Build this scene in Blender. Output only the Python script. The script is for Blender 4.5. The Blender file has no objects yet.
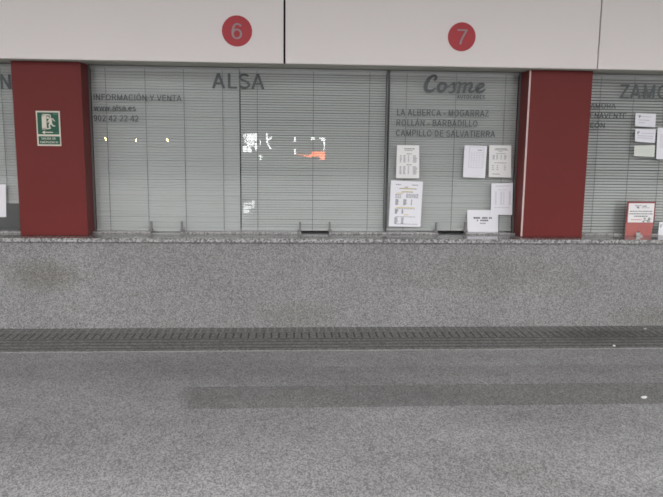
import bpy, bmesh, math, random
from mathutils import Vector, Matrix
random.seed(7)
SC = bpy.context.scene
COL = SC.collection

# ------------------------------------------------------------------ camera
IW, IH = 663, 497
FPX = 697.97
PITCH, YAW, ROLL = .1581, .0609, .0118
CAM = Vector((0, -5.5, 1.533))
sp, cp = math.sin(PITCH), math.cos(PITCH)
sy, cy = math.sin(YAW), math.cos(YAW)
Fw = Vector((sy*cp, cy*cp, -sp))
R0 = Vector((cy, -sy, 0))
U0 = R0.cross(Fw)
Rv = math.cos(ROLL)*R0 + math.sin(ROLL)*U0
Uv = -math.sin(ROLL)*R0 + math.cos(ROLL)*U0
cd = bpy.data.cameras.new('camera')
cd.sensor_width = 36
cd.lens = FPX/IW*36
cd.clip_end = 200
cam = bpy.data.objects.new('camera', cd)
COL.objects.link(cam)
M3 = Matrix((Rv, Uv, -Fw)).transposed()
cam.matrix_world = Matrix.Translation(CAM) @ M3.to_4x4()
SC.camera = cam

def ray(px, py):
    return Fw + Rv*((px-IW/2)/FPX) - Uv*((py-IH/2)/FPX)
def onY(px, py, Y):
    d = ray(px, py)
    return CAM + d*((Y-CAM.y)/d.y)
def onZ(px, py, Z=0.):
    d = ray(px, py)
    return CAM + d*((Z-CAM.z)/d.z)

# measured layout (metres; wall face is Y = 0, floor is Z = 0)
HC = .736       # counter top
ZS = .704       # underside of the counter slab
ZL = 2.085      # underside of the fascia
YC = .106       # column faces
YG = .309       # glass
LX0, LX1 = -2.1235, -1.6032
RX0, RX1 = 1.9076, 2.424
XA, XB = -7.0, 8.0   # how far the building runs each way

# ------------------------------------------------------------------ materials
def new_mat(name):
    m = bpy.data.materials.new(name); m.use_nodes = True
    nt = m.node_tree
    return m, nt, nt.nodes['Principled BSDF']
def N(nt, t, **kw):
    n = nt.nodes.new(t)
    for k, v in kw.items(): setattr(n, k, v)
    return n
def lin(c):
    return tuple((x/255/12.92 if x/255 <= .04045 else ((x/255+.055)/1.055)**2.4) for x in c)
def plain(name, col, rough=.6, spec=.3, var=.06, scale=8., metallic=0., bump=0.):
    m, nt, b = new_mat(name)
    tc = N(nt, 'ShaderNodeTexCoord')
    no = N(nt, 'ShaderNodeTexNoise'); no.inputs['Scale'].default_value = scale; no.inputs['Detail'].default_value = 4
    nt.links.new(tc.outputs['Object'], no.inputs['Vector'])
    mx = N(nt, 'ShaderNodeMix', data_type='RGBA')
    mx.inputs['A'].default_value = (*[c*(1-var) for c in col], 1)
    mx.inputs['B'].default_value = (*[min(1, c*(1+var)) for c in col], 1)
    nt.links.new(no.outputs['Fac'], mx.inputs['Factor'])
    nt.links.new(mx.outputs['Result'], b.inputs['Base Color'])
    b.inputs['Roughness'].default_value = rough
    b.inputs['Specular IOR Level'].default_value = spec
    b.inputs['Metallic'].default_value = metallic
    if bump:
        bp = N(nt, 'ShaderNodeBump'); bp.inputs['Strength'].default_value = bump; bp.inputs['Distance'].default_value = .002
        nt.links.new(no.outputs['Fac'], bp.inputs['Height']); nt.links.new(bp.outputs['Normal'], b.inputs['Normal'])
    return m

def math_node(nt, op, a, b=None, c=None, clamp=False):
    n = N(nt, 'ShaderNodeMath', operation=op); n.use_clamp = clamp
    for i, v in enumerate((a, b, c)):
        if v is None: continue
        if isinstance(v, (int, float)): n.inputs[i].default_value = v
        else: nt.links.new(v, n.inputs[i])
    return n.outputs[0]
def smooth(nt, v, lo, hi):
    n = N(nt, 'ShaderNodeMapRange', interpolation_type='SMOOTHSTEP')
    nt.links.new(v, n.inputs['Value'])
    n.inputs['From Min'].default_value = lo; n.inputs['From Max'].default_value = hi
    return n.outputs['Result']
def noise(nt, vec, scale, detail=3, rough=.55):
    n = N(nt, 'ShaderNodeTexNoise'); n.inputs['Scale'].default_value = scale
    n.inputs['Detail'].default_value = detail; n.inputs['Roughness'].default_value = rough
    nt.links.new(vec, n.inputs['Vector'])
    return n.outputs['Fac']

def stone(name, dark, light, s_fine, contrast, mottle, rough=.75, spec=.25, stains=(), bump=.15, fine_detail=2, stretch=(1, 1, 1), grain=(1, 1, 1)):
    """speckled stone: fine grains over broad mottling, plus stains with a shape of their own.
    stains: (axes, centre, half sizes, softness, strength, tint)"""
    m, nt, b = new_mat(name)
    tc = N(nt, 'ShaderNodeTexCoord'); v = tc.outputs['Object']
    vo = N(nt, 'ShaderNodeTexVoronoi'); vo.inputs['Scale'].default_value = s_fine
    gm = N(nt, 'ShaderNodeMapping'); gm.inputs['Scale'].default_value = grain
    nt.links.new(v, gm.inputs['Vector']); nt.links.new(gm.outputs['Vector'], vo.inputs['Vector'])
    sc_ = N(nt, 'ShaderNodeSeparateColor'); nt.links.new(vo.outputs['Color'], sc_.inputs[0])
    g = sc_.outputs[0]
    g = smooth(nt, g, .5-contrast*2, .5+contrast*2)
    mp = N(nt, 'ShaderNodeMapping'); mp.inputs['Scale'].default_value = stretch
    nt.links.new(v, mp.inputs['Vector'])
    big = noise(nt, mp.outputs['Vector'], 1.6, 5, .62)
    mid = noise(nt, v, 9., 3, .6)
    mx = N(nt, 'ShaderNodeMix', data_type='RGBA')
    mx.inputs['A'].default_value = (*dark, 1); mx.inputs['B'].default_value = (*light, 1)
    nt.links.new(g, mx.inputs['Factor'])
    k = math_node(nt, 'ADD', math_node(nt, 'MULTIPLY', math_node(nt, 'SUBTRACT', big, .5), mottle*2.2),
                  math_node(nt, 'MULTIPLY', math_node(nt, 'SUBTRACT', mid, .5), mottle*.8))
    k = math_node(nt, 'ADD', k, 1.)
    sc = N(nt, 'ShaderNodeVectorMath', operation='SCALE')
    nt.links.new(mx.outputs['Result'], sc.inputs[0]); nt.links.new(k, sc.inputs['Scale'])
    out = sc.outputs['Vector']
    sep = N(nt, 'ShaderNodeSeparateXYZ'); nt.links.new(v, sep.inputs[0])
    wob = math_node(nt, 'SUBTRACT', noise(nt, v, 3.5, 4, .6), .5)
    for kind, axes, cen, half, soft, strength, tint in stains:
        ds = []
        for a, c_, h in zip(axes, cen, half):
            d = math_node(nt, 'DIVIDE', math_node(nt, 'ABSOLUTE', math_node(nt, 'SUBTRACT', sep.outputs[a], c_)), h)
            ds.append(d)
        if kind == 'blob':
            r = math_node(nt, 'SQRT', math_node(nt, 'ADD', math_node(nt, 'MULTIPLY', ds[0], ds[0]), math_node(nt, 'MULTIPLY', ds[1], ds[1])))
        else:
            r = math_node(nt, 'MAXIMUM', ds[0], ds[1])
        r = math_node(nt, 'ADD', r, math_node(nt, 'MULTIPLY', wob, soft*1.2 if kind == 'blob' else soft*.5))
        f = smooth(nt, r, 1+soft, max(.0, 1-soft))
        f = math_node(nt, 'MULTIPLY', f, strength)
        mm = N(nt, 'ShaderNodeMix', data_type='RGBA', blend_type='MULTIPLY')
        nt.links.new(f, mm.inputs['Factor']); nt.links.new(out, mm.inputs['A']); mm.inputs['B'].default_value = (*tint, 1)
        out = mm.outputs['Result']
    nt.links.new(out, b.inputs['Base Color'])
    b.inputs['Roughness'].default_value = rough
    b.inputs['Specular IOR Level'].default_value = spec
    if bump:
        bp = N(nt, 'ShaderNodeBump'); bp.inputs['Strength'].default_value = bump; bp.inputs['Distance'].default_value = .002
        nt.links.new(g, bp.inputs['Height']); nt.links.new(bp.outputs['Normal'], b.inputs['Normal'])
    return m

def glass_mat():
    m = bpy.data.materials.new('window_glass'); m.use_nodes = True
    nt = m.node_tree; nt.nodes.clear()
    out = N(nt, 'ShaderNodeOutputMaterial')
    geo = N(nt, 'ShaderNodeNewGeometry')
    ior = N(nt, 'ShaderNodeMix', data_type='FLOAT')
    ior.inputs['A'].default_value = 1.5; ior.inputs['B'].default_value = 1/1.5
    nt.links.new(geo.outputs['Backfacing'], ior.inputs['Factor'])
    fr = N(nt, 'ShaderNodeFresnel'); nt.links.new(ior.outputs['Result'], fr.inputs['IOR'])
    tr = N(nt, 'ShaderNodeBsdfTransparent'); tr.inputs['Color'].default_value = (.97, .98, .975, 1)
    gl = N(nt, 'ShaderNodeBsdfGlossy'); gl.inputs['Roughness'].default_value = .0
    mx = N(nt, 'ShaderNodeMixShader')
    nt.links.new(fr.outputs[0], mx.inputs[0]); nt.links.new(tr.outputs[0], mx.inputs[1]); nt.links.new(gl.outputs[0], mx.inputs[2])
    nt.links.new(mx.outputs[0], out.inputs['Surface'])
    return m
def emit_mat(name, col, strength):
    m = bpy.data.materials.new(name); m.use_nodes = True
    nt = m.node_tree; nt.nodes.clear()
    out = N(nt, 'ShaderNodeOutputMaterial'); e = N(nt, 'ShaderNodeEmission')
    e.inputs['Color'].default_value = (*col, 1); e.inputs['Strength'].default_value = strength
    nt.links.new(e.outputs[0], out.inputs['Surface'])
    return m

pz = lambda x, y: onY(x, y, 0)
st1, st2 = pz(45, 276), pz(300, 316)
st3, st4 = pz(500, 276), pz(655, 318)
WALL = stone('grey_granite_wall', (.115, .114, .115), (.325, .322, .323), 180, .30, .22, stains=(
    ('blob', (0, 2), (st1.x, st1.z), (.24, .10), .75, .62, (.62, .60, .52)),
    ('blob', (0, 2), (st2.x, st2.z), (.24, .09), .8, .3, (.66, .63, .56)),
    ('blob', (0, 2), (st3.x, st3.z), (.55, .12), .9, .28, (.66, .63, .56)),
    ('blob', (0, 2), (st4.x, st4.z), (.33, .07), .9, .38, (.62, .59, .52)),
))
fa, fb = onZ(183, 409), onZ(183, 387)
fc = onZ(420, 372)
fx0 = (fa.x+fb.x)/2
bandc = ((fx0+8)/2, (fa.y+fb.y)/2)
fk, fl = onZ(277, 386), onZ(300, 367)
fd, fe = onZ(60, 378), onZ(400, 358)
FLOOR = stone('grey_aggregate_floor', (.15, .149, .152), (.375, .373, .378), 170, .30, .34, rough=.62, spec=.3, stretch=(.55, 1.3, 1), grain=(1, .6, 1), stains=(
    ('rect', (0, 1), bandc, ((8-fx0)/2, abs(fa.y-fb.y)/2), .018, .85, (.62, .61, .60)),
    ('rect', (0, 1), ((fk.x+8)/2, (fk.y+fl.y)/2), ((8-fk.x)/2, abs(fk.y-fl.y)/2), .16, .5, (.66, .65, .64)),
    ('blob', (0, 1), ((fd.x+fe.x)/2-.35, (fd.y+fe.y)/2), (1.15, .24), .8, .5, (.64, .63, .62)),
    ('blob', (0, 1), (onZ(300, 424).x, onZ(300, 424).y), (.8, .16), .9, .3, (.7, .69, .68)),
    ('blob', (0, 1), (onZ(540, 418).x, onZ(540, 418).y), (.45, .16), .9, .3, (.7, .69, .68)),
    ('blob', (0, 1), (onZ(520, 470).x, onZ(520, 470).y), (.35, .3), .9, .25, (.7, .66, .63)),
    ('blob', (0, 1), (onZ(40, 430).x, onZ(40, 430).y), (.9, .6), .9, .3, (.7, .69, .68)),
))
sx = onZ(600, 335)
STRIP = stone('dark_ribbed_paving', (.11, .11, .108), (.23, .228, .224), 80, .25, .16, rough=.7, stains=(
    ('blob', (0, 1), (sx.x, sx.y), (.3, .22), .8, .6, (.45, .45, .45)),))
GROOVE = plain('dirt_shade_groove', (.085, .085, .083), .9, .1, .3, 20)  # dirt and the shade inside the grooves, both put into one dark colour
STRIP_EDGE = plain('pale_paving_joint', (.25, .248, .243), .8, .2, .25, 12)
SLAB = stone('speckled_granite_slab', (.09, .089, .09), (.36, .355, .352), 85, .25, .1, rough=.08, spec=1., bump=.05)
CURB = stone('polished_granite_curb', (.16, .155, .155), (.40, .39, .39), 90, .3, .12, rough=.1, spec=1., bump=0)
FASCIA = plain('pale_fascia_panel', (.74, .695, .685), .55, .3, .03, 1.2)
SEAM = plain('dark_seam', (.02, .02, .02), .9, .1)
SOFFIT = plain('grey_green_soffit', (.42, .42, .36), .6, .3, .08, 5)
RED = plain('dark_red_cladding', (.138, .019, .017), .5, .22, .10, 3, bump=.03)
BEAD = plain('pale_corner_bead', (.6, .45, .43), .4, .5)
METAL = plain('dull_aluminium', (.42, .43, .42), .35, .5, .08, 20, metallic=.7)
DARKMETAL = plain('dark_frame_metal', (.055, .055, .058), .4, .4, .1, 10)
CLAMP = plain('worn_grey_clamp', (.2, .2, .2), .5, .3, .1, 20)
JAMB = plain('grey_frame_metal', (.12, .12, .12), .4, .4, .1, 10)
SLATS = plain('pale_grey_slats', (.50, .508, .508), .5, .35, .04, 3)
SLATS_B = plain('grey_slats', (.55, .558, .558), .5, .35, .04, 3)
CORD = plain('dark_grey_cord', (.20, .205, .205), .8, .2)
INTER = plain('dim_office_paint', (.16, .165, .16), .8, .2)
VINYL = plain('grey_vinyl', (.10, .11, .115), .6, .25, .05, 10)
PAPER = plain('white_paper', (.78, .78, .83), .75, .2, .03, 9)
PAPER_W = plain('cream_paper', (.77, .765, .765), .75, .2, .03, 9)
PAPER_G = plain('greenish_card', (.66, .69, .64), .75, .2, .03, 9)
INK = plain('grey_ink', (.25, .25, .27), .8, .1)
INK_D = plain('black_ink', (.05, .05, .055), .8, .1)
INK_Y = plain('yellow_highlighter', (.62, .52, .16), .8, .1)
INK_L = plain('faint_ink', (.48, .48, .55), .8, .1)
INK_R = plain('red_ink', (.55, .12, .10), .8, .1)
DISC = plain('red_disc_film', (.40, .045, .055), .5, .3, .05, 8)
DIGIT = plain('grey_digit_film', (.32, .24, .25), .5, .3, .05, 8)
GREEN = plain('exit_green', (.012, .085, .052), .5, .3, .06, 30)
SIGNWHITE = plain('aged_sign_white', (.62, .58, .50), .5, .3, .05, 30)
REDPL = plain('red_plastic', (.27, .045, .05), .4, .4, .05, 20)
PINKPL = plain('faded_red_plastic', (.42, .13, .12), .4, .4, .08, 20)
CANOPY = plain('canopy_underside', (.45, .45, .44), .8, .2)
FAR = plain('far_grey_wall', (.42, .42, .42), .8, .1)
GLASS = glass_mat()

# ------------------------------------------------------------------ mesh helpers
class MB:
    def __init__(s): s.v = []; s.f = []
    def box(s, x0, x1, y0, y1, z0, z1):
        n = len(s.v)
        s.v += [(x, y, z) for z in (z0, z1) for y in (y0, y1) for x in (x0, x1)]
        s.f += [tuple(n+i for i in q) for q in ((0, 2, 3, 1), (4, 5, 7, 6), (0, 1, 5, 4), (2, 6, 7, 3), (0, 4, 6, 2), (1, 3, 7, 5))]
        return s
    def prism(s, poly, y0, y1):           # poly in X,Z, front at y0
        n = len(s.v); k = len(poly)
        a = sum(poly[i][0]*poly[(i+1) % k][1]-poly[(i+1) % k][0]*poly[i][1] for i in range(k))
        if a < 0: poly = poly[::-1]
        s.v += [(p[0], y0, p[1]) for p in poly] + [(p[0], y1, p[1]) for p in poly]
        s.f.append(tuple(n+i for i in range(k)))
        s.f.append(tuple(n+k+i for i in reversed(range(k))))
        for i in range(k):
            j = (i+1) % k
            s.f.append((n+j, n+i, n+k+i, n+k+j))
        return s
    def raw(s, v, f):
        n = len(s.v); s.v += list(v); s.f += [tuple(n+i for i in q) for q in f]
        return s
def obj(name, mb, mat, parent=None, origin=None, bevel=0, smooth_=False):
    o_ = parent.matrix_world_origin if False else None
    off = Vector(parent['_o']) if parent is not None and '_o' in parent else (Vector(origin) if origin is not None else Vector((0, 0, 0)))
    me = bpy.data.meshes.new(name)
    me.from_pydata([tuple(Vector(p)-off) for p in mb.v], [], mb.f)
    bm = bmesh.new(); bm.from_mesh(me); bmesh.ops.recalc_face_normals(bm, faces=bm.faces)
    if bevel:
        bmesh.ops.bevel(bm, geom=[e for e in bm.edges], offset=bevel, segments=2, affect='EDGES', profile=.5)
    bm.to_mesh(me); bm.free()
    me.materials.append(mat)
    if smooth_:
        for p in me.polygons: p.use_smooth = True
    o = bpy.data.objects.new(name, me); COL.objects.link(o)
    if parent is not None:
        o.parent = parent
        if '_o' in parent: o['_o'] = list(off)
    else:
        o.location = off; o['_o'] = list(off)
    return o
def thing(name, label, cat, loc, group=None):
    o = bpy.data.objects.new(name, None); COL.objects.link(o)
    o.empty_display_size = .1
    o.location = loc; o['_o'] = list(loc)
    o['label'] = label; o['category'] = cat
    if group: o['group'] = group
    return o
def tag(o, label, cat, group=None):
    o['label'] = label; o['category'] = cat
    if group: o['group'] = group
    return o
def struct(o, label=None):
    o['kind'] = 'structure'
    if label: o['label'] = label
    return o
def arc(cx, cy, rx, ry, a0, a1, n=14):
    return [(cx+rx*math.cos(math.radians(a0+(a1-a0)*k/n)), cy+ry*math.sin(math.radians(a0+(a1-a0)*k/n))) for k in range(n+1)]
def glyphs(w):
    """plain sans capitals as centre lines for a stroke of width w; cap height 1. name -> (advance, strokes)"""
    h = w/2; t = 1-h; b = h
    G = {}
    G['A'] = (.72, [[(h*1.1, 0), (.345, 1)], [(.345, 1), (.69-h*1.1, 0)], [(.15, .33), (.54, .33)]])
    G['B'] = (.70, [[(.09+h, 0), (.09+h, 1)], [(.09, t), (.38, t)]+arc(.38, .76, .19-h*.4, t-.76, 90, -90)+[(.38, .525), (.09, .525)], [(.38, .525)]+arc(.40, (.525+b)/2, .23-h*.4, (.525-b)/2, 90, -90)+[(.09, b)]])
    G['C'] = (.74, [arc(.385, .5, .335-h, .5-h+.01, 42, 318, 22)])
    G['D'] = (.74, [[(.09+h, 0), (.09+h, 1)], [(.09, t), (.33, t)]+arc(.33, .5, .355-h, t-.5, 90, -90, 18)+[(.09, b)]])
    G['E'] = (.67, [[(.09+h, 0), (.09+h, 1)], [(.09, t), (.61, t)], [(.09, .52), (.57, .52)], [(.09, b), (.62, b)]])
    G['F'] = (.62, [[(.09+h, 0), (.09+h, 1)], [(.09, t), (.59, t)], [(.09, .5), (.52, .5)]])
    G['G'] = (.79, [arc(.395, .5, .345-h, .5-h+.01, 42, 325, 22)+[(.71-h, .16), (.71-h, .46)], [(.41, .46), (.71, .46)]])
    G['I'] = (.30, [[(.15, 0), (.15, 1)]])
    G['L'] = (.58, [[(.09+h, 0), (.09+h, 1)], [(.09, b), (.56, b)]])
    G['M'] = (.86, [[(.09+h, 0), (.09+h, 1)], [(.09+h*.8, 1), (.43, .03)], [(.43, .03), (.77-h*.8, 1)], [(.77-h, 0), (.77-h, 1)]])
    G['N'] = (.75, [[(.09+h, 0), (.09+h, 1)], [(.09+h*.8, 1), (.66-h*.8, 0)], [(.66-h, 0), (.66-h, 1)]])
    G['O'] = (.79, [arc(.395, .5, .345-h, .5-h+.01, 0, 360, 32)])
    G['P'] = (.68, [[(.09+h, 0), (.09+h, 1)], [(.09, t), (.38, t)]+arc(.38, .705, .24-h*.4, t-.705, 90, -90)+[(.09, .41+.0)]])
    G['R'] = (.74, [[(.09+h, 0), (.09+h, 1)], [(.09, t), (.40, t)]+arc(.40, .725, .23-h*.4, t-.725, 90, -90)+[(.09, .45)], [(.36, .45), (.47, .38), (.67-h, 0)]])
    S = arc(.34, .755, .25-h*.6, t-.755+.01, 20, 200, 12)+[(.17, .62), (.34, .53), (.52, .43)]+arc(.345, .265, .275-h*.6, .265-b+.01, 35, -165, 14)
    G['S'] = (.68, [S])
    G['T'] = (.63, [[(.315, 0), (.315, 1)], [(.02, t), (.61, t)]])
    G['U'] = (.74, [[(.09+h, 1), (.09+h, .33)]+arc(.37, .33, .28-h, .33-b+.01, 180, 360, 16)+[(.65-h, 1)]])
    G['V'] = (.68, [[(h*1.1, 1), (.34, 0)], [(.34, 0), (.68-h*1.1, 1)]])
    G['Y'] = (.68, [[(h*1.2, 1), (.34, .43)], [(.68-h*1.2, 1), (.34, .43)], [(.34, .46), (.34, 0)]])
    G['Z'] = (.63, [[(.05, t), (.58, t)], [(.56-h*.4, .97), (.05+h*.6, .03)], [(.03, b), (.60, b)]])
    G['0'] = (.56, [arc(.28, .5, .245-h, .5-h, 0, 360, 28)])
    G['2'] = (.56, [arc(.28, .72, .235-h, t-.72, 170, -30, 14)+[(.30, .36), (.05+h, .05)], [(.03, b), (.52, b)]])
    G['4'] = (.56, [[(.40, 0), (.40, 1)], [(.39, .97), (.05, .30)], [(.02, .245), (.53, .245)]])
    G['6'] = (.56, [arc(.285, .33, .235-h, .33-h, 0, 360, 24), [(.05+h, .36), (.055+h, .55), (.10+h, .80), (.20+h*.5, .93)]+arc(.31, .76, .2-h, t-.76, 100, 15, 8)])
    G['9'] = (.56, [arc(.275, .67, .235-h, .33-h, 0, 360, 24), [(.51-h, .64), (.505-h, .45), (.46-h, .20), (.36-h*.5, .07)]+arc(.25, .24, .2-h, .24-b, 280, 195, 8)])
    G['7'] = (.56, [[(.04, t), (.52, t)], [(.51-h*.5, .96), (.35, .60), (.25, .30), (.20, 0)]])
    G['8'] = (.56, [arc(.28, .74, .20-h*.6, t-.74, 0, 360, 24), arc(.28, .275, .24-h*.6, .275-b+.0, 0, 360, 24)])
    G['-'] = (.36, [[(.03, .36), (.33, .36)]])
    G['.'] = (.28, [[(.14, 0), (.14, w*1.1)]])
    G[':'] = (.28, [[(.14, 0), (.14, w*1.1)], [(.14, .55), (.14, .55+w*1.1)]])
    G['w'] = (.72, [[(h, .72), (.20, 0)], [(.20, 0), (.36, .70)], [(.36, .70), (.52, 0)], [(.52, 0), (.72-h, .72)]])
    G['a'] = (.56, [arc(.28, .52, .21-h*.3, .21-h, 165, 0, 10)+[(.48-h*.3, .1), (.50-h*.2, 0)], [(.47, .42), (.30, .39), (.12, .33), (.075+h*.3, .2), (.12, .08), (.24, b-.01), (.38, .08), (.47, .2)]])
    G['l'] = (.23, [[(.115, 0), (.115, 1)]])
    G['s'] = (.50, [arc(.25, .545, .19-h*.4, .175-h+.01, 20, 200, 10)+[(.14, .43), (.26, .37), (.39, .29)]+arc(.25, .19, .21-h*.4, .19-h+.01, 30, -165, 10)])
    G['e'] = (.56, [[(.06, .385), (.50-h*.4, .385)]+arc(.28, .36, .235-h*.5, .365-h, 5, 320, 20)])
    G[' '] = (.30, [])
    for k, base in (('Ó', 'O'), ('Á', 'A'), ('É', 'E')):
        adv, st = G[base]; G[k] = (adv, st+[[(adv/2-.04, 1.08), (adv/2+.10, 1.24)]])
    return G
def poly_stroke(pts, w):
    """quads along a polyline with butt ends and mitred bends"""
    L = []; R = []; n = len(pts)
    closed = math.hypot(pts[0][0]-pts[-1][0], pts[0][1]-pts[-1][1]) < 1e-6
    for i in range(n):
        if closed: a = pts[i-1 if i else n-2]; b = pts[(i+1) if i < n-1 else 1]
        else: a = pts[max(i-1, 0)]; b = pts[min(i+1, n-1)]
        dx, dz = b[0]-a[0], b[1]-a[1]; l = math.hypot(dx, dz) or 1
        nx, nz = -dz/l*w/2, dx/l*w/2
        L.append((pts[i][0]+nx, pts[i][1]+nz)); R.append((pts[i][0]-nx, pts[i][1]-nz))
    return L, R
def put_text(mb, body, x0, x1, z0, z1, y, thick=.0012, weight=.125, shear=0.):
    """sans lettering in the X-Z rectangle (baseline z0, cap height z1), facing -Y, a little thick"""
    G = glyphs(weight)
    strips = []; u = 0.
    for ch in body:
        adv, st = G[ch]
        for p in st:
            strips.append(poly_stroke([(u+a, b) for a, b in p], weight))
        u += adv + .01
    xs = [p[0]+shear*p[1] for L, R in strips for p in L+R]
    a, b = min(xs), max(xs)
    X = lambda p: x0+(p[0]+shear*p[1]-a)/(b-a)*(x1-x0)
    Z = lambda p: z0+p[1]*(z1-z0)
    for si, (L, R) in enumerate(strips):
        n = len(L); V = []
        for yy in (y-si % 7*5e-5, y+thick):
            V += [(X(p), yy, Z(p)) for p in L] + [(X(p), yy, Z(p)) for p in R]
        F = []
        for i in range(n-1):
            F.append((i, i+1, n+i+1, n+i)); F.append((2*n+i, 3*n+i, 3*n+i+1, 2*n+i+1))
            F.append((i, 2*n+i, 2*n+i+1, i+1)); F.append((n+i, n+i+1, 3*n+i+1, 3*n+i))
        F.append((0, n, 3*n, 2*n)); F.append((n-1, 3*n-1, 4*n-1, 2*n-1))
        mb.raw(V, F)
    return mb
def text_px(mb, body, xl, xr, ytop, ybase, Y, **kw):
    """pixel box measured at the left (ytop, ybase) and extents xl..xr, on the plane Y"""
    p0, p1, p2 = onY(xl, ybase, Y), onY(xl, ytop, Y), onY(xr, ybase, Y)
    return put_text(mb, body, p0.x, p2.x, p0.z, p0.z+(p1.z-p0.z), Y, **kw)
def stroke(mb, pts, widths, y0, y1):
    """ribbon of varying width along pts (X,Z)"""
    # resample with Catmull-Rom
    P = []; W = []
    n = len(pts)
    for i in range(n-1):
        p0, p1, p2, p3 = pts[max(i-1, 0)], pts[i], pts[i+1], pts[min(i+2, n-1)]
        for k in range(6):
            t = k/6
            q = [.5*((2*p1[j])+(-p0[j]+p2[j])*t+(2*p0[j]-5*p1[j]+4*p2[j]-p3[j])*t*t+(-p0[j]+3*p1[j]-3*p2[j]+p3[j])*t**3) for j in (0, 1)]
            P.append(q); W.append(widths[i]+(widths[i+1]-widths[i])*t)
    P.append(list(pts[-1])); W.append(widths[-1])
    L = []; Rr = []
    for i in range(len(P)):
        a = P[max(i-1, 0)]; b = P[min(i+1, len(P)-1)]
        dx, dz = b[0]-a[0], b[1]-a[1]; l = math.hypot(dx, dz) or 1
        nx, nz = -dz/l*W[i]/2, dx/l*W[i]/2
        L.append((P[i][0]+nx, P[i][1]+nz)); Rr.append((P[i][0]-nx, P[i][1]-nz))
    n = len(P); stroke.k = (getattr(stroke, 'k', 0)+1) % 9
    y0 -= stroke.k*4e-5
    V = []
    for yy in (y0, y1): V += [(p[0], yy, p[1]) for p in L] + [(p[0], yy, p[1]) for p in Rr]
    F = []
    for i in range(n-1):
        F.append((i, i+1, n+i+1, n+i)); F.append((2*n+i, 3*n+i, 3*n+i+1, 2*n+i+1))
        F.append((i, 2*n+i, 2*n+i+1, i+1)); F.append((n+i, n+i+1, 3*n+i+1, 3*n+i))
    F.append((0, n, 3*n, 2*n)); F.append((n-1, 3*n-1, 4*n-1, 2*n-1))
    mb.raw(V, F)
    for c, w in ((P[0], W[0]), (P[-1], W[-1])):
        mb.prism([(c[0]+w/2*math.cos(t*math.pi/6), c[1]+w/2*math.sin(t*math.pi/6)) for t in range(12)], y0-2e-5, y1)
    return mb

# ------------------------------------------------------------------ the setting
f = MB().box(-14, 14, -24, 0, -.1, 0)
struct(obj('floor', f, FLOOR))
w = MB().box(XA, XB, 0, .16, 0, ZS)
struct(obj('wall_counter', w, WALL), 'grey granite panel wall below the ticket counter')
# ribbed paving along the foot of the wall
STW = .6184
tr = MB()
tr.box(XA, XB, -STW, -.001, .0005, .004)
tm = obj('trim_paving', tr, STRIP_EDGE)
struct(tm, 'dark ribbed paving strip along foot of the granite wall')
rb = MB(); gr = MB()
for k in range(4):                                      # long ribs, front
    y0 = -STW+.004+k*.074
    rb.box(XA, XB, y0, y0+.056, .004, .0075)
    gr.box(XA, XB, y0+.056, y0+.074, .004, .0068)
x = XA; P = .0587
while x < XB:
    rb.box(x, x+P-.013, -.316, -.140, .004, .0075)     # blocks, middle row
    gr.box(x+P-.013, x+P, -.300, -.152, .004, .0068)
    for (ya, yb) in ((-.130, -.082), (-.064, -.010)):   # two rows of short bars at the back
        rb.box(x+.024, x+.024+P-.014, ya, yb, .004, .0055)
        gr.box(x+.024, x+.024+P-.014, yb, yb+.008, .004, .0053)
    x += P
obj('paving_ribs', rb, STRIP, tm)
obj('paving_grooves', gr, GROOVE, tm)

slab = MB().box(XA, XB, -.03, YG+.16, ZS, HC)
struct(obj('trim_counter', slab, SLAB, bevel=.003), 'speckled grey granite counter slab')

# fascia panels above
J1, J2 = -.0415, 2.4081
jw = (.015, .009)
fx = [(-7.1, J1-2*2.4496-.006), (J1-2*2.4496+.006, J1-2.4496-.006), (J1-2.4496+.006, J1-jw[0]/2), (J1+jw[0]/2, J2-jw[1]/2), (J2+jw[1]/2, J2+2.44), (J2+2.452, 8.1)]
for i, (a, b) in enumerate(fx):
    struct(obj('wall_fascia', MB().box(a, b, -.0025, .035, ZL, 4.2), FASCIA, bevel=.003), 'pale pinkish grey fascia panel above the ticket windows')
struct(obj('wall_fascia_backing', MB().box(-7.1, 8.1, .036, .06, ZL+.004, 4.2), SEAM))
sf = MB().box(-7.1, 8.1, .06, YG+.30, ZL+.002, ZL+.06)
sf.box(-7.1, 8.1, .0605, YG-.012, ZL-.004, ZL+.002)
struct(obj('trim_soffit', sf, SOFFIT), 'grey green soffit under the fascia')
# canopy roof over the platform
struct(obj('ceiling', MB().box(-14, 14, -5.8, 3.6, 4.2, 4.4), CANOPY))

# dim office behind the blinds
it = MB().box(XA, XB, 3.4, 3.5, 0, 3.55)
struct(obj('wall_office_back', it, INTER))
struct(obj('wall_office_left', MB().box(XA-.1, XA, .0, 3.5, 0, 4.2), INTER))
struct(obj('wall_office_right', MB().box(XB, XB+.1, .0, 3.5, 0, 4.2), INTER))
struct(obj('floor_office', MB().box(XA, XB, .17, 3.4, -.1, .0), INTER))
struct(obj('ceiling_office', MB().box(XA, XB, YG+.31, 3.4, 2.7, 2.75), INTER))
struct(obj('wall_office_header', MB().box(XA, XB, YG+.301, YG+.36, ZL+.003, 2.7), INTER))
struct(obj('wall_office_counter', MB().box(XA, XB, .165, .22, 0, ZS-.002), INTER))

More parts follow.
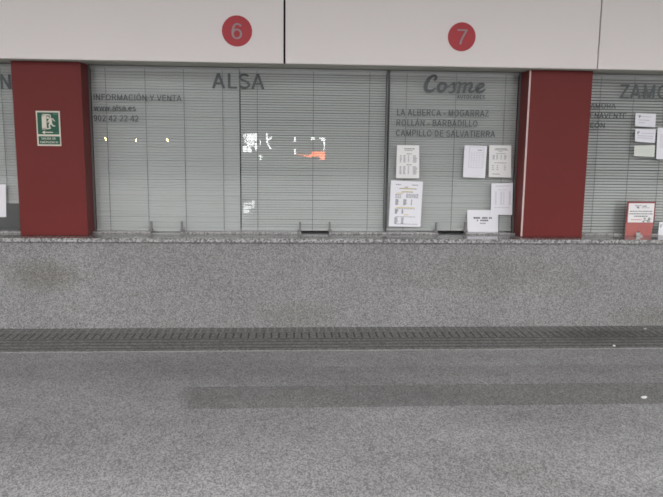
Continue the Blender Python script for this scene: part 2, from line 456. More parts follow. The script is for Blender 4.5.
# ------------------------------------------------------------------ columns
def column(x0, x1, label, bead):
    t = thing('column', label, 'column', ((x0+x1)/2, YC+.17, HC))
    obj('cladding', MB().box(x0, x1, YC, YG+.10, HC+.001, ZL-.006), RED, t, bevel=.004)
    if bead:
        b = MB().box(x0-.002, x0+.010, YC-.003, YC+.008, HC+.006, ZL-.008)
        o = obj('corner_bead', b, BEAD, t); o['label'] = 'pale corner bead on the left edge'
    else:
        b = MB().box(x1-.006, x1+.002, YC-.002, YC+.006, HC+.006, ZL-.008)
        obj('corner_bead', b, RED, t)
    return t
column(LX0, LX1, 'dark red square column carrying the green exit sign', False)
column(RX0, RX1, 'plain dark red square column without a sign, pale left corner', True)

# ------------------------------------------------------------------ windows
def gx(px, py=150): return onY(px, py, YG).x
XW = dict(w1=(-6.2, LX0-.002), w2=(LX1+.002, gx(386)), w3=(gx(386), RX0-.002), w4=(RX1+.002, 6.2))
GZ0, GZ1 = HC+.012, ZL-.001
OPEN = {'w2': [(gx(152.5, 232), gx(181, 232)), (gx(301, 232), gx(328.5, 232))], 'w3': [(gx(437, 232), gx(464, 232))], 'w1': [], 'w4': []}
def window(n, key, panes):
    x0, x1 = XW[key]
    # frame: head rail, jambs
    fr = MB()
    fr.box(x0, x1, YG-.006, YG+.022, ZL-.009, ZL-.004)
    fr.box(x0, x0+.006, YG-.010, YG+.022, HC+.0155, ZL-.0095)
    fr.box(x1-.006, x1, YG-.010, YG+.022, HC+.0155, ZL-.0095)
    root = struct(obj('window_%d' % n, fr, JAMB))
    # glass with notches over the openings
    ops = OPEN[key]
    for (a, b) in panes:
        poly = [(a, GZ1-.014), (a, GZ0+.003)]
        for (p, q) in ops:
            if a < p and q < b:
                poly += [(p, GZ0+.003), (p, HC+.028), (q, HC+.028), (q, GZ0+.003)]
        poly += [(b, GZ0+.003), (b, GZ1-.014)]
        obj('pane', MB().prism(poly, YG, YG+.006), GLASS, root)
    # curb under the glass, interrupted at the openings
    xs = [x0] + [v for o in ops for v in o] + [x1]
    for i in range(0, len(xs), 2):
        obj('sill_curb', MB().box(xs[i], xs[i+1], YG-.065, YG+.02, HC+.0005, HC+.015), CURB, root, bevel=.002)
    for (p, q) in ops:
        for s, xx in ((-1, p), (1, q)):
            c = MB()
            c.box(xx+s*.008-.008, xx+s*.008+.008, YG-.010, YG+.014, HC+.0155, HC+.095)
            c.box(xx+s*.012-.016, xx+s*.012+.016, YG-.02, YG+.018, HC+.0156, HC+.030)
            obj('glass_clamp', c, CLAMP, root, bevel=.0015)
        tb = MB()
        tb.box(p+.003, q-.003, YG-.05, YG+.12, HC+.0005, HC+.003)
        obj('pass_tray', tb, METAL if p < XW['w2'][0]+.9 and key == 'w2' else DARKMETAL, root)
    return root
mx = gx(240.3)
w1 = window(1, 'w1', [(XW['w1'][0]+.012, XW['w1'][1]-.012)])
w2 = window(2, 'w2', [(XW['w2'][0]+.012, mx-.001), (mx+.001, XW['w2'][1]-.012)])
w3 = window(3, 'w3', [(XW['w3'][0]+.012, XW['w3'][1]-.012)])
w4 = window(4, 'w4', [(XW['w4'][0]+.012, XW['w4'][1]-.012)])

def blind(label, x0, x1, ztop, zbot, pitch, tilt, cords, mat, sw=.022):
    t = thing('venetian_blind', label, 'blind', ((x0+x1)/2, YG+.06, zbot), 'venetian blinds behind the ticket windows')
    yb = YG+.055
    obj('head_rail', MB().box(x0, x1, yb-.014, yb+.014, ztop-.028, ztop), mat, t)
    s = MB()
    z_first, z_last = ztop-.034, zbot+.020
    n_slats = round((z_first-z_last)/pitch); pitch = (z_first-z_last)/n_slats
    for k_ in range(n_slats+1):
        z = z_first-k_*pitch
        dz = random.uniform(-.0006, .0006); tl = random.uniform(-.02, .02)
        prof = []
        for u in (-.5, -.25, 0, .25, .5):
            h = (.25-u*u)*.010
            a, b = math.cos(tilt+tl), math.sin(tilt+tl)
            prof.append((u*sw*a + h*b*-1, u*sw*b + h*a))   # outer edge (-Y) is the lower one
        droop = random.uniform(-.001, .001)
        V = []; Fc = []
        for xx, dd in ((x0+.002, dz), ((x0+x1)/2, dz+droop), (x1-.002, dz)):
            for (py, pz_) in prof: V.append((xx, yb+py, z+pz_+dd))
        for i in range(2):
            for k in range(4):
                Fc.append((i*5+k, i*5+k+1, i*5+5+k+1, i*5+5+k))
        s.raw(V, Fc)
    so = obj('slats', s, mat, t)
    md = so.modifiers.new('thickness', 'SOLIDIFY'); md.thickness = .0007
    for cx_ in cords:
        obj('ladder_cord', MB().box(cx_-.0021, cx_+.0021, yb-.0165, yb-.0145, zbot, ztop-.02), CORD, t)
    obj('bottom_rail', MB().box(x0, x1, yb-.012, yb+.012, zbot-.002, zbot+.015), mat, t, bevel=.002)
    return t
def cx_at(px, py=150): return onY(px, py, YG+.04).x
ZT = ZL-.004
def rz(px, py): return onY(px, py, YG+.05).z
R_ = math.radians
blind('pale blind behind the small information and telephone lettering, nearly shut', XW['w2'][0]+.003, cx_at(240)-.001, ZT, rz(160, 231), .0222, R_(60), [cx_at(108), cx_at(147), cx_at(185), cx_at(223.3)], SLATS, .0235)
blind('grey blind showing bright white and orange reflections, left of the script lettering', cx_at(240.6)+.001, cx_at(384.9), ZT, rz(315, 230.5), .0207, R_(49), [cx_at(257.5), cx_at(313), cx_at(368.5)], SLATS_B)
blind('pale blind behind the script lettering and taped timetables', cx_at(388.6), XW['w3'][1]-.004, ZT, rz(450, 230.5), .0205, R_(55), [cx_at(405), cx_at(453.8), cx_at(502.5)], SLATS)
blind('blind with dark gaps between slats, right of the plain red column', XW['w4'][0]+.003, XW['w4'][0]+1.6, ZT, rz(610, 233), .0243, R_(50), [cx_at(596.5), cx_at(629.5), cx_at(660), cx_at(693)], SLATS_B)
blind('half-raised pale blind left of the exit sign column, dark gap beneath', XW['w1'][1]-1.6, XW['w1'][1]-.014, ZT, rz(8, 203), .0215, R_(64), [cx_at(5), cx_at(-34), cx_at(-72)], SLATS)

# ------------------------------------------------------------------ lettering on the glass
YL = YG-.0022
def lettering(name, label, cat, build, mat=VINYL):
    if isinstance(build, list):
        B = []
        for part_name, args in build:
            mb = MB(); text_px(mb, *args[0], YL, weight=args[1]); B.append((part_name, mb))
        vs = [v for _, mb in B for v in mb.v]
        t = thing(name, label, cat, (min(v[0] for v in vs), YL, min(v[2] for v in vs)), 'grey vinyl lettering on the glass')
        for part_name, mb in B: obj(part_name, mb, mat, t)
        return t
    mb = MB(); build(mb)
    lo = Vector((min(v[0] for v in mb.v), mb.v[0][1], min(v[2] for v in mb.v)))
    return tag(obj(name, mb, mat, origin=lo), label, cat, 'grey vinyl lettering on the glass')
lettering('window_lettering', 'large grey four-letter company name high on the widest window', 'lettering',
          lambda m: text_px(m, 'ALSA', 212, 264.4, 73.1, 88.2, YL, weight=.135))
lettering('window_lettering', 'three small grey lines of information, web address and telephone number', 'lettering', [
    ('text_line', (('INFORMACIÓN Y VENTA', 93.7, 181.6, 94, 99.9), .125)),
    ('text_line', (('www.alsa.es', 93.7, 136, 104.4, 110.6), .14)),
    ('text_line', (('902 42 22 42', 93.7, 138.4, 115, 121), .13))])
lettering('window_lettering', 'three grey lines of destination towns under the script name', 'lettering', [
    ('text_line', (('LA ALBERCA - MOGARRAZ', 397, 488.8, 109, 115.5), .135)),
    ('text_line', (('ROLLÁN - BARBADILLO', 396.3, 477.5, 119.5, 125.7), .135)),
    ('text_line', (('CAMPILLO DE SALVATIERRA', 395.8, 495, 129.8, 136), .135))])
lettering('window_lettering', 'large grey town name at the right edge, beyond the plain column', 'lettering',
          lambda m: text_px(m, 'ZAMORA', 619.4, 693, 84.3, 98.5, YL, weight=.135))
lettering('window_lettering', 'three small grey lines of town names partly hidden by plain column', 'lettering', [
    ('text_line', (('ZAMORA', 586, 615.7, 103, 108.2), .12)),
    ('text_line', (('BENAVENTE', 585.3, 626.3, 112.6, 118), .12)),
    ('text_line', (('LEÓN', 585.6, 604.6, 122.5, 127.8), .12))])
lettering('window_lettering', 'single large grey letter N at the left edge of the photo', 'lettering',
          lambda m: text_px(m, 'N', .6, 11.4, 74.2, 89, YL, weight=.135))
def cosme(m):
    ox, oy, s = 415, 70, 8.29
    def P(pts): 
        r = []
        for (a, b) in pts:
            q = onY(ox+a/s, oy+b/s, YL); r.append((q.x, q.z))
        return r
    u = (onY(ox+1/s, oy, YL)-onY(ox, oy, YL)).length
    def S(pts, ws): stroke(m, P(pts), [w*u*1.13 for w in ws], YL, YL+.0012)
    # C
    S([(166, 80), (176, 60), (168, 48), (150, 48), (122, 66), (100, 98), (88, 135), (92, 164), (112, 176), (140, 172), (168, 152)], [20, 20, 16, 18, 24, 29, 30, 28, 24, 20, 10])
    # o
    S([(240, 110), (214, 112), (196, 134), (194, 160), (206, 178), (230, 174), (250, 152), (256, 126), (240, 110), (226, 106)], [16, 20, 24, 24, 20, 18, 22, 24, 18, 12])
    # s
    S([(258, 150), (290, 128), (326, 106), (322, 126), (326, 150), (322, 174), (300, 186), (280, 182)], [7, 9, 14, 16, 19, 18, 16, 12])
    # m
    S([(330, 132), (352, 108), (376, 106), (370, 140), (358, 186)], [7, 10, 15, 18, 20])
    S([(364, 150), (392, 116), (420, 110), (416, 144), (404, 184)], [8, 12, 17, 19, 20])
    S([(410, 150), (440, 116), (468, 110), (466, 140), (452, 168), (466, 184), (496, 168)], [8, 12, 17, 19, 20, 15, 9])
    # e
    S([(506, 164), (540, 152), (568, 128), (562, 112), (538, 118), (518, 144), (514, 170), (530, 184), (556, 178), (580, 160)], [12, 14, 18, 16, 20, 26, 28, 22, 18, 9])
lettering('window_lettering', 'bold grey script company name slanting on the middle window', 'lettering', cosme)
lettering('window_lettering', 'tiny grey capitals tucked under the script company name', 'lettering',
          lambda m: text_px(m, 'AUTOCARES', 456.8, 485, 95, 98.6, YL, weight=.17))

# ------------------------------------------------------------------ number discs
def disc(num, cxp, cyp, rp, digit, label):
    Y = -.006
    c = onY(cxp, cyp, Y); r = rp*(c-CAM).dot(Fw)/FPX
    t = thing('number_sign', label, 'sign', (c.x, Y+.0036, c.z-r), 'red number discs on the fascia')
    obj('disc', MB().prism([(c.x+r*math.cos(a*math.pi/32), c.z+r*math.sin(a*math.pi/32)) for a in range(64)], Y, Y+.0034), DISC, t)
    m = MB(); text_px(m, num, *digit, Y-.0015, weight=.10)
    o = obj('digit', m, DIGIT, t)
    return t
disc('6', 237, 31, 15, (231.6, 242.2, 23, 39), 'round red disc sign with grey number 6')
disc('7', 461.8, 36.8, 14, (456.9, 467.3, 29.2, 44.3), 'round red disc sign with grey number 7')

# ------------------------------------------------------------------ exit sign on the left column
def exit_sign():
    Y = YC-.0045
    s = 11.55
    def q(a, b):
        # sign frame: local pixel of the zoomed crop -> plane
        p = onY(35+a/s, 107+b/s, Y); return (p.x, p.z)
    a = q(12, 47); b = q(300, 448)
    tl, tr_, br, bl = q(13, 47), q(288, 44), q(299, 448), q(25, 450)
    x0 = (tl[0]+bl[0])/2; x1 = (tr_[0]+br[0])/2; z1 = (tl[1]+tr_[1])/2; z0 = (bl[1]+br[1])/2
    W, H = x1-x0, z1-z0
    # unit frame: u 0..1, v 0..1 down, from crop coords with lean removed
    def U(a_, b_):
        lean = (b_-47)/403*12
        return (x0+W*((a_-12.5-lean)/275.5), z1-H*((b_-46)/403))
    t = thing('exit_sign', 'green and white emergency exit sign on the left red column', 'sign', ((x0+x1)/2, Y+.0035, z0))
    obj('plate', MB().box(x0, x1, Y, Y+.004, z0, z1), SIGNWHITE, t)
    def rect(m, a0, b0, a1, b1, y):
        p = U(a0+(b0-47)/403*12, b0); r = U(a1+(b0-47)/403*12, b1)
        m.box(p[0], r[0]if False else p[0]+W*((a1-a0)/275.5), y, y+.0008, r[1], p[1])
    g = MB(); rect(g, 26, 63, 272, 316, Y-.0008); obj('pictogram_panel', g, GREEN, t)
    g = MB(); rect(g, 29, 338, 276, 432, Y-.0008); obj('text_panel', g, GREEN, t)
    y2 = Y-.0014
    m = MB()
    # door leaf and frame
    for poly in ([(80, 84), (134, 98), (136, 250), (82, 264)], [(80, 82), (186, 82), (186, 98), (80, 98)], [(172, 82), (186, 82), (188, 150), (176, 150)],
                 [(82, 250), (186, 238), (186, 250), (82, 266)]):
        m.prism([U(*p) for p in poly], y2, y2+.0006)
    obj('door_pictogram', m, SIGNWHITE, t)
    m = MB()
    c = U(152, 122); r = .0095
    m.prism([(c[0]+r*math.cos(k*math.pi/8), c[1]+r*math.sin(k*math.pi/8)) for k in range(16)], y2-.0006, y2)
    k = W/275.5
    def S(pts, ws): stroke(m, [U(*p) for p in pts], [w_*k for w_ in ws], y2-.0006, y2)
    S([(178, 142), (182, 170), (180, 190)], [30, 34, 26])             # torso
    S([(182, 142), (206, 136), (218, 152), (230, 160)], [16, 12, 11, 9])   # raised rear arm
    S([(170, 144), (156, 162), (150, 178)], [14, 11, 10])              # front arm
    S([(178, 188), (166, 212), (172, 232), (160, 246)], [20, 17, 15, 12])  # front leg
    S([(184, 188), (202, 204), (208, 216), (230, 218)], [20, 17, 14, 12])  # rear leg
    obj('running_figure', m, SIGNWHITE, t)
    m = MB()
    m.prism([U(*p) for p in ((80, 292), (114, 270), (114, 287), (208, 287), (208, 297), (114, 297), (114, 314))], y2, y2+.0006)
    obj('arrow', m, SIGNWHITE, t)
    m = MB()
    p, r_ = U(72, 376), U(238, 350); put_text(m, 'SALIDA DE', p[0], r_[0], p[1], r_[1], y2, thick=.0006, weight=.125)
    p, r_ = U(58, 418), U(264, 394); put_text(m, 'EMERGENCIA', p[0], r_[0], p[1], r_[1], y2, thick=.0006, weight=.125)
    obj('lettering', m, SIGNWHITE, t)
    m = MB()
    for (a0, b0, a1) in ((212, 72, 262), (214, 84, 264)): rect(m, a0-2, b0, a1-2, b0+5, y2)
    rect(m, 222, 292, 258, 297, y2)
    obj('small_print', m, plain('dim_print', (.12, .22, .17)), t)
exit_sign()

# ------------------------------------------------------------------ papers
def sheet(name, label, corners, Y, mat, marks, cat='notice', group='papers taped to the glass', curl=0.002, lift=0.):
    """corners TL, TR, BR, BL in pixels; marks: list of (material, name, [(u0, v0, u1, v1), ...]) with v down"""
    C = [onY(x, y, Y) for (x, y) in corners]
    def at(u, v, dy=0.):
        top = C[0].lerp(C[1], u); bot = C[3].lerp(C[2], u)
        p = top.lerp(bot, v)
        bend = -curl*(math.sin(u*math.pi)*.6+.4*math.cos(v*5)) - lift*max(0, v-.8)*5*abs(math.sin(u*7))
        return (p.x, Y+bend+dy, p.z)
    base = Vector(at(.5, 1))
    t = thing(name, label, cat, base, group)
    def patch(m, u0, v0, u1, v1, d0, d1, nu, nv):
        V = []; Fc = []
        for k, dy in enumerate((d0, d1)):
            for j in range(nv+1):
                for i in range(nu+1):
                    V.append(at(u0+(u1-u0)*i/nu, v0+(v1-v0)*j/nv, dy))
        n = (nu+1)*(nv+1); ix = lambda k, i, j: k*n+j*(nu+1)+i
        for j in range(nv):
            for i in range(nu):
                Fc.append((ix(0, i, j), ix(0, i, j+1), ix(0, i+1, j+1), ix(0, i+1, j)))
                Fc.append((ix(1, i, j), ix(1, i+1, j), ix(1, i+1, j+1), ix(1, i, j+1)))
        for i in range(nu):
            Fc.append((ix(0, i, 0), ix(0, i+1, 0), ix(1, i+1, 0), ix(1, i, 0)))
            Fc.append((ix(0, i, nv), ix(1, i, nv), ix(1, i+1, nv), ix(0, i+1, nv)))
        for j in range(nv):
            Fc.append((ix(0, 0, j), ix(1, 0, j), ix(1, 0, j+1), ix(0, 0, j+1)))
            Fc.append((ix(0, nu, j), ix(0, nu, j+1), ix(1, nu, j+1), ix(1, nu, j)))
        m.raw(V, Fc)
    m = MB(); patch(m, 0, 0, 1, 1, 0, .0008, 10, 10); obj('page', m, mat, t)
    for (mt, nm, rects) in marks:
        m = MB()
        for (u0, v0, u1, v1) in rects: patch(m, u0, v0, u1, v1, -.0006, -.0002, max(1, round((u1-u0)*8)), max(1, round((v1-v0)*8)))
        obj(nm, m, mt, t)
    return t
rnd = random.Random(3)
def words_row(u0, u1, v, h, lo=.02, hi=.08, gap=.015):
    out = []; u = u0
    while u < u1-.01:
        w_ = min(rnd.uniform(lo, hi), u1-u); out.append((u, v, u+w_, v+h)); u += w_+gap
    return out
def rows(u0, u1, v0, v1, n, h, **kw):
    out = []
    for i in range(n): out += words_row(u0, u1, v0+(v1-v0)*i/max(1, n-1), h, **kw)
    return out
def table(cols, v0, v1, n, h):
    out = []
    for (a, b) in cols:
        for i in range(n): out.append((a, v0+(v1-v0)*i/max(1, n-1), a+(b-a)*rnd.uniform(.6, 1), v0+(v1-v0)*i/max(1, n-1)+h))
    return out
YP = YG-.004
sheet('notice_sheet', 'white timetable sheet with two printed tables, above the larger highlighted page',
      [(397, 145), (419.3, 145.3), (419.2, 178.4), (396, 178)], YP, PAPER_W, [
      (INK, 'printed_text', words_row(.32, .78, .09, .035) + words_row(.36, .70, .15, .02) + words_row(.45, .66, .25, .025) + words_row(.45, .66, .58, .025)
       + table([(.14, .24), (.30, .40), (.5, .56), (.72, .92)], .31, .50, 6, .018) + table([(.14, .24), (.30, .40), (.5, .56), (.72, .92)], .64, .86, 7, .018))])
sheet('notice_sheet', 'largest white timetable page with yellow highlighted headings, low on middle window',
      [(391, 180.3), (423, 181.6), (420.3, 227), (388.6, 226.4)], YP, PAPER, [
      (INK_Y, 'highlighted_heading', [(.30, .155, .80, .175), (.38, .225, .70, .245), (.20, .575, .78, .59), (.45, .73, .60, .745), (.2, .262, .42, .275)]),
      (INK, 'printed_text', words_row(.16, .32, .075, .018) + words_row(.66, .85, .075, .018) + words_row(.44, .54, .125, .02) + words_row(.27, .84, .165, .012) + words_row(.34, .72, .235, .012)
       + rows(.16, .34, .29, .36, 3, .016) + rows(.50, .88, .28, .35, 4, .014) + table([(.17, .29), (.42, .54), (.66, .70)], .40, .51, 6, .016)
       + words_row(.16, .8, .60, .01) + table([(.17, .28), (.38, .44)], .62, .70, 5, .016) + words_row(.2, .82, .775, .012) + table([(.17, .29), (.38, .46)], .80, .92, 6, .016) + words_row(.2, .9, .935, .012))])
sheet('notice_sheet', 'bluish white page with a boxed faint table, left of the top pair',
      [(464.6, 145.2), (487, 146), (485, 178.2), (463, 177)], YP, PAPER, [
      (INK_L, 'printed_table', [(.22, .04, .235, .68), (.86, .04, .875, .68), (.22, .68, .875, .69), (.22, .04, .875, .05)] + table([(.3, .38), (.42, .5), (.54, .62), (.66, .74), (.77, .84)], .2, .62, 9, .012)),
      (INK, 'printed_text', words_row(.6, .82, .125, .025))])
sheet('notice_sheet', 'cream page with short printed tables, beside the column, right of top pair',
      [(489.3, 145.1), (511.3, 145.4), (511, 177.6), (488.8, 177)], YP, PAPER_W, [
      (INK, 'printed_text', words_row(.28, .80, .09, .025) + words_row(.24, .86, .13, .025) + words_row(.42, .62, .175, .02) + words_row(.3, .76, .25, .018) + words_row(.24, .8, .54, .018) + words_row(.16, .5, .89, .022)
       + table([(.16, .26), (.32, .42), (.52, .58), (.68, .8)], .31, .42, 4, .018) + table([(.14, .24), (.34, .42), (.68, .78)], .63, .75, 3, .018))])
sheet('notice_sheet', 'white notice with bold black heading above the sill of the middle window',
      [(467.2, 210), (498.2, 210.2), (498, 232), (467.6, 231.8)], YP, PAPER, [
      (INK_D, 'bold_heading', words_row(.20, .42, .32, .075, .03, .055, .012) + words_row(.48, .66, .32, .075, .03, .055, .012) + words_row(.70, .79, .32, .075, .03, .05, .012)
       + words_row(.31, .36, .44, .065, .03, .05, .012) + words_row(.42, .68, .44, .065, .03, .055, .012)),
      (INK, 'printed_text', words_row(.41, .6, .58, .05, .025, .05, .01))], lift=.004)
sheet('notice_sheet', 'white page of faint columns overlapping the bold notice below it',
      [(491.4, 183.4), (513, 183), (512.2, 215), (490.8, 214.6)], YP-.008, PAPER, [
      (INK_L, 'printed_table', words_row(.2, .86, .08, .02) + words_row(.3, .7, .2, .014) + table([(.17, .28), (.42, .54), (.56, .62), (.82, .94)], .27, .66, 13, .013) + words_row(.16, .86, .76, .018))])
sheet('notice_card', 'topmost of three small cards at the right edge, small grey mark',
      [(635.6, 113), (656, 113.8), (655.2, 127.4), (635, 126)], YP, PAPER, [
      (INK, 'logo_mark', [(.13, .17, .27, .23), (.17, .22, .25, .30), (.18, .30, .22, .36)]), (INK_L, 'printed_text', words_row(.3, .8, .22, .05) + words_row(.16, .72, .48, .06) + words_row(.18, .5, .68, .05))])
sheet('notice_card', 'middle of three small white cards at the right edge, three printed lines',
      [(635.4, 128.8), (656, 129.2), (654.8, 143), (635, 141.6)], YP, PAPER, [
      (INK, 'logo_mark', [(.11, .2, .22, .27), (.1, .27, .16, .40)]), (INK_L, 'printed_text', words_row(.28, .94, .3, .05) + words_row(.12, .92, .5, .05) + words_row(.12, .9, .66, .05))])
sheet('notice_card', 'lowest of three small cards at the right edge, pale green faint print',
      [(634.4, 145.6), (655, 145), (654.4, 157), (634, 156)], YP, PAPER_G, [
      (plain('faint_green_ink', (.55, .63, .56)), 'printed_text', rows(.2, .8, .35, .65, 3, .05))])
sheet('notice_sheet', 'white sheet cut by the right photo edge beside three small cards',
      [(657.6, 127.5), (679, 128), (677.6, 160), (656.2, 159)], YP-.003, PAPER, [
      (INK_L, 'printed_text', rows(.15, .9, .22, .6, 7, .02))])
sheet('notice_sheet', 'white sheet cut by the left photo edge, across the raised blind bottom',
      [(-16, 184.6), (5.8, 184.4), (6.2, 217), (-15, 217.6)], YP, PAPER, [(INK_L, 'printed_text', rows(.1, .5, .2, .6, 5, .02))])

# ------------------------------------------------------------------ red-framed counter sign
def counter_sign():
    Y = .20
    bl, br = onY(626.5, 236.2, Y), onY(653.6, 237.2, Y)
    tl, tr_ = onY(627.6, 201.6, Y), onY(656.0, 202.0, Y)
    x0, x1 = tl.x, tr_.x; z0 = HC+.001; z1 = (tl.z+tr_.z)/2
    W, H = x1-x0, z1-z0
    t = thing('counter_sign', 'red framed sign standing on the counter at the right edge', 'sign', ((x0+x1)/2, Y+.01, HC))
    zs = z0+H*.38
    obj('frame', MB().box(x0, x1, Y, Y+.006, zs, z1), REDPL, t, bevel=.001)
    o = obj('lower_panel', MB().prism([(x0-.004, zs), (x1-.006, zs), (x1-.02, z0), (x0+.002, z0)], Y-.001, Y+.006), PINKPL, t)
    o['label'] = 'faded red lower panel'
    m = MB(); m.prism([(x0+.02, z0), (x1-.03, z0), (x1-.03, z0+.004), (x0+.02, z0+.004)], Y+.0065, Y+.10)
    obj('foot', m, PINKPL, t)
    obj('insert_sheet', MB().box(x0+.013, x1-.011, Y-.0012, Y-.0002, zs+.004, z1-.012), PAPER_W, t)
    def U(u, v): return (x0+.013+(W-.024)*u, z1-.012-(z1-.016-zs)*v)
    def bars(name, rects, mat):
        m = MB()
        for (a, b, c, d) in rects:
            p, q = U(a, b), U(c, d); m.box(p[0], q[0], Y-.002, Y-.0013, q[1], p[1])
        obj(name, m, mat, t)
    bars('logo_mark', words_row(.24, .5, .11, .035, .05, .1, .01) + [(.30, .17, .40, .22), (.33, .22, .42, .27)] + words_row(.54, .7, .12, .06, .05, .08, .01) + words_row(.5, .82, .22, .025, .05, .1, .01), INK)
    bars('printed_text', words_row(.06, .94, .40, .04, .03, .09, .02) + words_row(.04, .96, .53, .04, .03, .09, .02) + words_row(.24, .76, .65, .045, .03, .09, .02), INK_D)
    bars('red_line', words_row(.12, .56, .84, .03, .05, .1, .01), INK_R)
    m = MB(); p, q = U(.57, .98), U(.92, .74)
    put_text(m, '2-8:', p[0], q[0], p[1], q[1], Y-.002, thick=.0006, shear=.2)
    obj('handwritten_figures', m, INK_D, t)
    xc = x0+W*.45
    c = MB(); c.box(xc-.028, xc+.028, Y-.03, Y-.0022, z0, z0+.012); c.box(xc-.018, xc+.018, Y-.008, Y-.0022, z0+.012, z0+.034)
    o = obj('clip', c, METAL, t, bevel=.001); o['label'] = 'grey metal clip'
    c = MB().box(xc-.014, xc+.014, Y-.010, Y-.0085, z0+.030, z0+.038); obj('clip_jaw', c, DARKMETAL, t)
counter_sign()
def edge_card():
    Y = .24
    a, b = onY(659.3, 222, Y), onY(668, 236, Y)
    t = thing('counter_card', 'white card leaning on the counter, cut by the right photo edge', 'card', (a.x, Y, HC))
    x0 = a.x; z1 = a.z; z0 = HC+.001
    obj('page', MB().box(x0, x0+.14, Y, Y+.0015, z0, z1), PAPER, t)
    m = MB(); m.box(x0+.012, x0+.017, Y-.0008, Y-.0001, z1-.05, z1-.022); m.box(x0+.017, x0+.03, Y-.0008, Y-.0001, z1-.027, z1-.022); m.box(x0+.017, x0+.028, Y-.0008, Y-.0001, z1-.040, z1-.036)
    obj('printed_text', m, INK, t)
    m = MB().box(x0+.02, x0+.12, Y+.0016, Y+.035, z0, z0+.003); obj('foot', m, PAPER, t)
edge_card()

# ------------------------------------------------------------------ litter
def litter(px, py, wpx, label, ang, z=0.):
    c = onZ(px, py, z+.003); w_ = wpx*(c-CAM).length/FPX
    pts = [(-.5, -.35), (-.1, -.5), (.4, -.3), (.5, .2), (.1, .45), (-.4, .3)]
    V = []; k = len(pts)
    for dz in (0, .0012):
        for i, (u, v) in enumerate(pts):
            x_, y_ = u*w_, v*w_*.9
            V.append((c.x+x_*math.cos(ang)-y_*math.sin(ang), c.y+x_*math.sin(ang)+y_*math.cos(ang), z+.0006+dz+(.004 if i in (2, 3) else 0)))
    Fc = [tuple(range(k)), tuple(range(2*k-1, k-1, -1))] + [(i, (i+1) % k, k+(i+1) % k, k+i) for i in range(k)]
    tag(obj('paper_scrap', MB().raw(V, Fc), PAPER_W, origin=(c.x, c.y, z)), label, 'litter', 'scraps of litter on the ground')
litter(644, 397, 6, 'white paper scrap lying on the open floor at the right', .3)
litter(614, 345.6, 3.2, 'pale scrap on the front edge of the ribbed paving strip', .9, .0105)
litter(645, 328.6, 3.0, 'pale scrap on the ribbed paving against the granite wall', .1, .0105)

# ------------------------------------------------------------------ far side: lamps, added wall and glowing shapes, seen only as reflections
FARY = -22.
struct(obj('wall_opposite', MB().box(-40, 40, FARY-.3, FARY, -.1, 2.05), FAR))  # unseen wall, added as backing for the reflected glowing shapes
def mirror(px, py, Y):
    """where the reflection in the glass at this pixel lies on the plane Y"""
    g = onY(px, py, YG); d = g-CAM; d = Vector((d.x, -d.y, d.z))
    return g + d*((Y-g.y)/d.y)
LIT = emit_mat('bright_reflection_glow', (1, 1, 1), 6.)  # made-up glow that produces the white reflections in the glass
LITO = emit_mat('orange_reflection_glow', (1, .22, .08), 7.)  # made-up glow that produces the orange reflection
def lit(polys, mat, name):
    m = MB()
    for poly in polys:
        P = [mirror(x_, y_, FARY+.02) for (x_, y_) in poly]
        m.prism([(p.x, p.z) for p in P], FARY+.0, FARY+.02)
    return struct(obj(name, m, mat))
def q4(a, b, c, d): return [(a, b), (c, b), (c, d), (a, d)]
lit([q4(247.5, 133.5, 257, 141), q4(246.6, 136, 247.4, 141), q4(247, 142, 251, 146), q4(247.6, 147, 251.5, 152), q4(251.5, 141.5, 254, 146), q4(243.5, 134, 245.5, 138), q4(243, 146, 247, 152),
     q4(244.5, 140, 246, 143), q4(255, 143, 257, 150), [(266, 133), (267.5, 133), (268, 143), (266.5, 143)], [(268, 139), (272, 136.5), (272, 138.5), (268.5, 140.5)],
     [(266.5, 143), (268, 143), (271.5, 149), (270, 149)], q4(294, 137, 295.8, 142), q4(294.3, 149, 295.8, 154), q4(311, 137, 314.5, 140), [(319, 138), (325, 137.5), (325, 142), (323.5, 142)],
     q4(323.6, 142, 325, 150), q4(259, 155, 262, 157), q4(260, 157, 261.5, 160), q4(258, 140, 261, 150.5) if False else q4(259.6, 139.5, 260.6, 146), q4(322, 187, 326, 188)], LIT, 'window_5')  # invented glowing shapes, placed to mirror as white patches
lit([[(295, 154), (310, 155.5), (313, 151.5), (325, 151.5), (325, 159.5), (320, 160), (319.5, 156.5), (313, 156.5), (310, 157.5)]], LITO, 'window_6')  # invented glowing shape, placed to mirror as the orange patch
LIT2 = emit_mat('dim_reflection_glow', (1, 1, 1), 4.)  # weaker made-up glow for the low white reflections
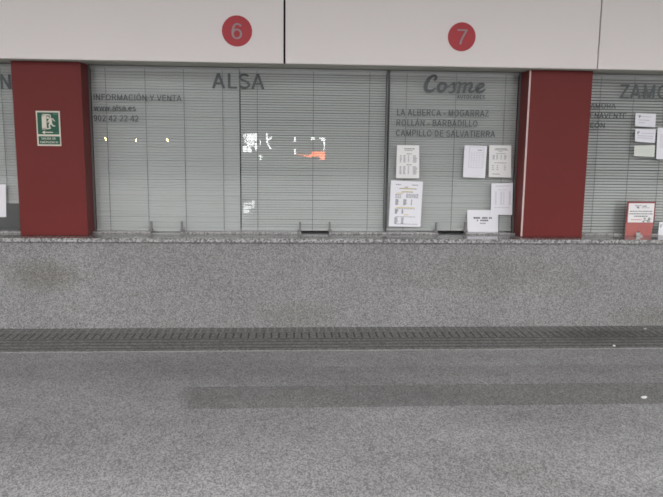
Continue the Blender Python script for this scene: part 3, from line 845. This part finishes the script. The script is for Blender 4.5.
def low_glow_box():
    YD = -8.
    a, b = mirror(242.5, 198, YD), mirror(256, 229, YD)
    x0, x1 = sorted((a.x, b.x)); zt = a.z
    root = struct(obj('added_glow_box', MB().box(x0, x1, YD-.25, YD-.012, 0.001, zt+.03), FAR))  # unseen box, invented to carry the low glowing patches
    m = MB()
    for poly in (q4(244, 203, 253, 204.5), q4(252, 200, 254.5, 208), q4(244, 206, 251, 209), q4(245, 210, 249, 218), q4(249, 213, 254, 216), q4(250, 221, 254, 224), q4(243.5, 205, 245, 213)):
        P = [mirror(x_, y_, YD) for (x_, y_) in poly]
        m.prism([(p.x, max(.004, p.z)) for p in P], YD-.012, YD)
    obj('glow_patches', m, LIT2, root)
low_glow_box()
LAMP = emit_mat('warm_lamp', (1, .62, .25), 45.)
for i, (px, py) in enumerate(((105.2, 138.5), (136, 139.8), (167.4, 139.8))):
    p = mirror(px, py, -10)
    struct(obj('trim_lamp', MB().box(p.x-.010, p.x+.010, -10.02, -9.98, p.z-.04, p.z+.025), LAMP))

# ------------------------------------------------------------------ light: a bright overcast sky beyond the canopy
wd = bpy.data.worlds.new('overcast_sky'); SC.world = wd; wd.use_nodes = True
nt = wd.node_tree; bg = nt.nodes['Background']
bg.inputs['Color'].default_value = (1.0, .985, .98, 1)
tc = N(nt, 'ShaderNodeTexCoord'); sx_ = N(nt, 'ShaderNodeSeparateXYZ')
nt.links.new(tc.outputs['Generated'], sx_.inputs[0])
up = smooth(nt, sx_.outputs[2], -.02, .42)             # hazy sky: dim at the horizon, brighter higher up
front = smooth(nt, sx_.outputs[1], .9, -.6)            # brighter over the open side of the platforms
L = math_node(nt, 'MULTIPLY', up, math_node(nt, 'MULTIPLY_ADD', front, .8, .2))
L = math_node(nt, 'MULTIPLY_ADD', L, 2.3, .22)
nt.links.new(L, bg.inputs['Strength'])

SC.view_settings.view_transform = 'Standard'
SC.view_settings.look = 'None'
SC.view_settings.gamma = 1
SC.view_settings.use_curve_mapping = False
SC.view_settings.exposure = 1.08
SC.cycles.use_denoising = True
SC.cycles.denoiser = 'OPENIMAGEDENOISE'
SC.cycles.denoising_prefilter = 'ACCURATE'
SC.cycles.denoising_input_passes = 'RGB_ALBEDO_NORMAL'
SC.cycles.max_bounces = 8
SC.cycles.transparent_max_bounces = 16
SC.cycles.filter_width = 1.7
for o in bpy.data.objects:
    if '_o' in o: del o['_o']
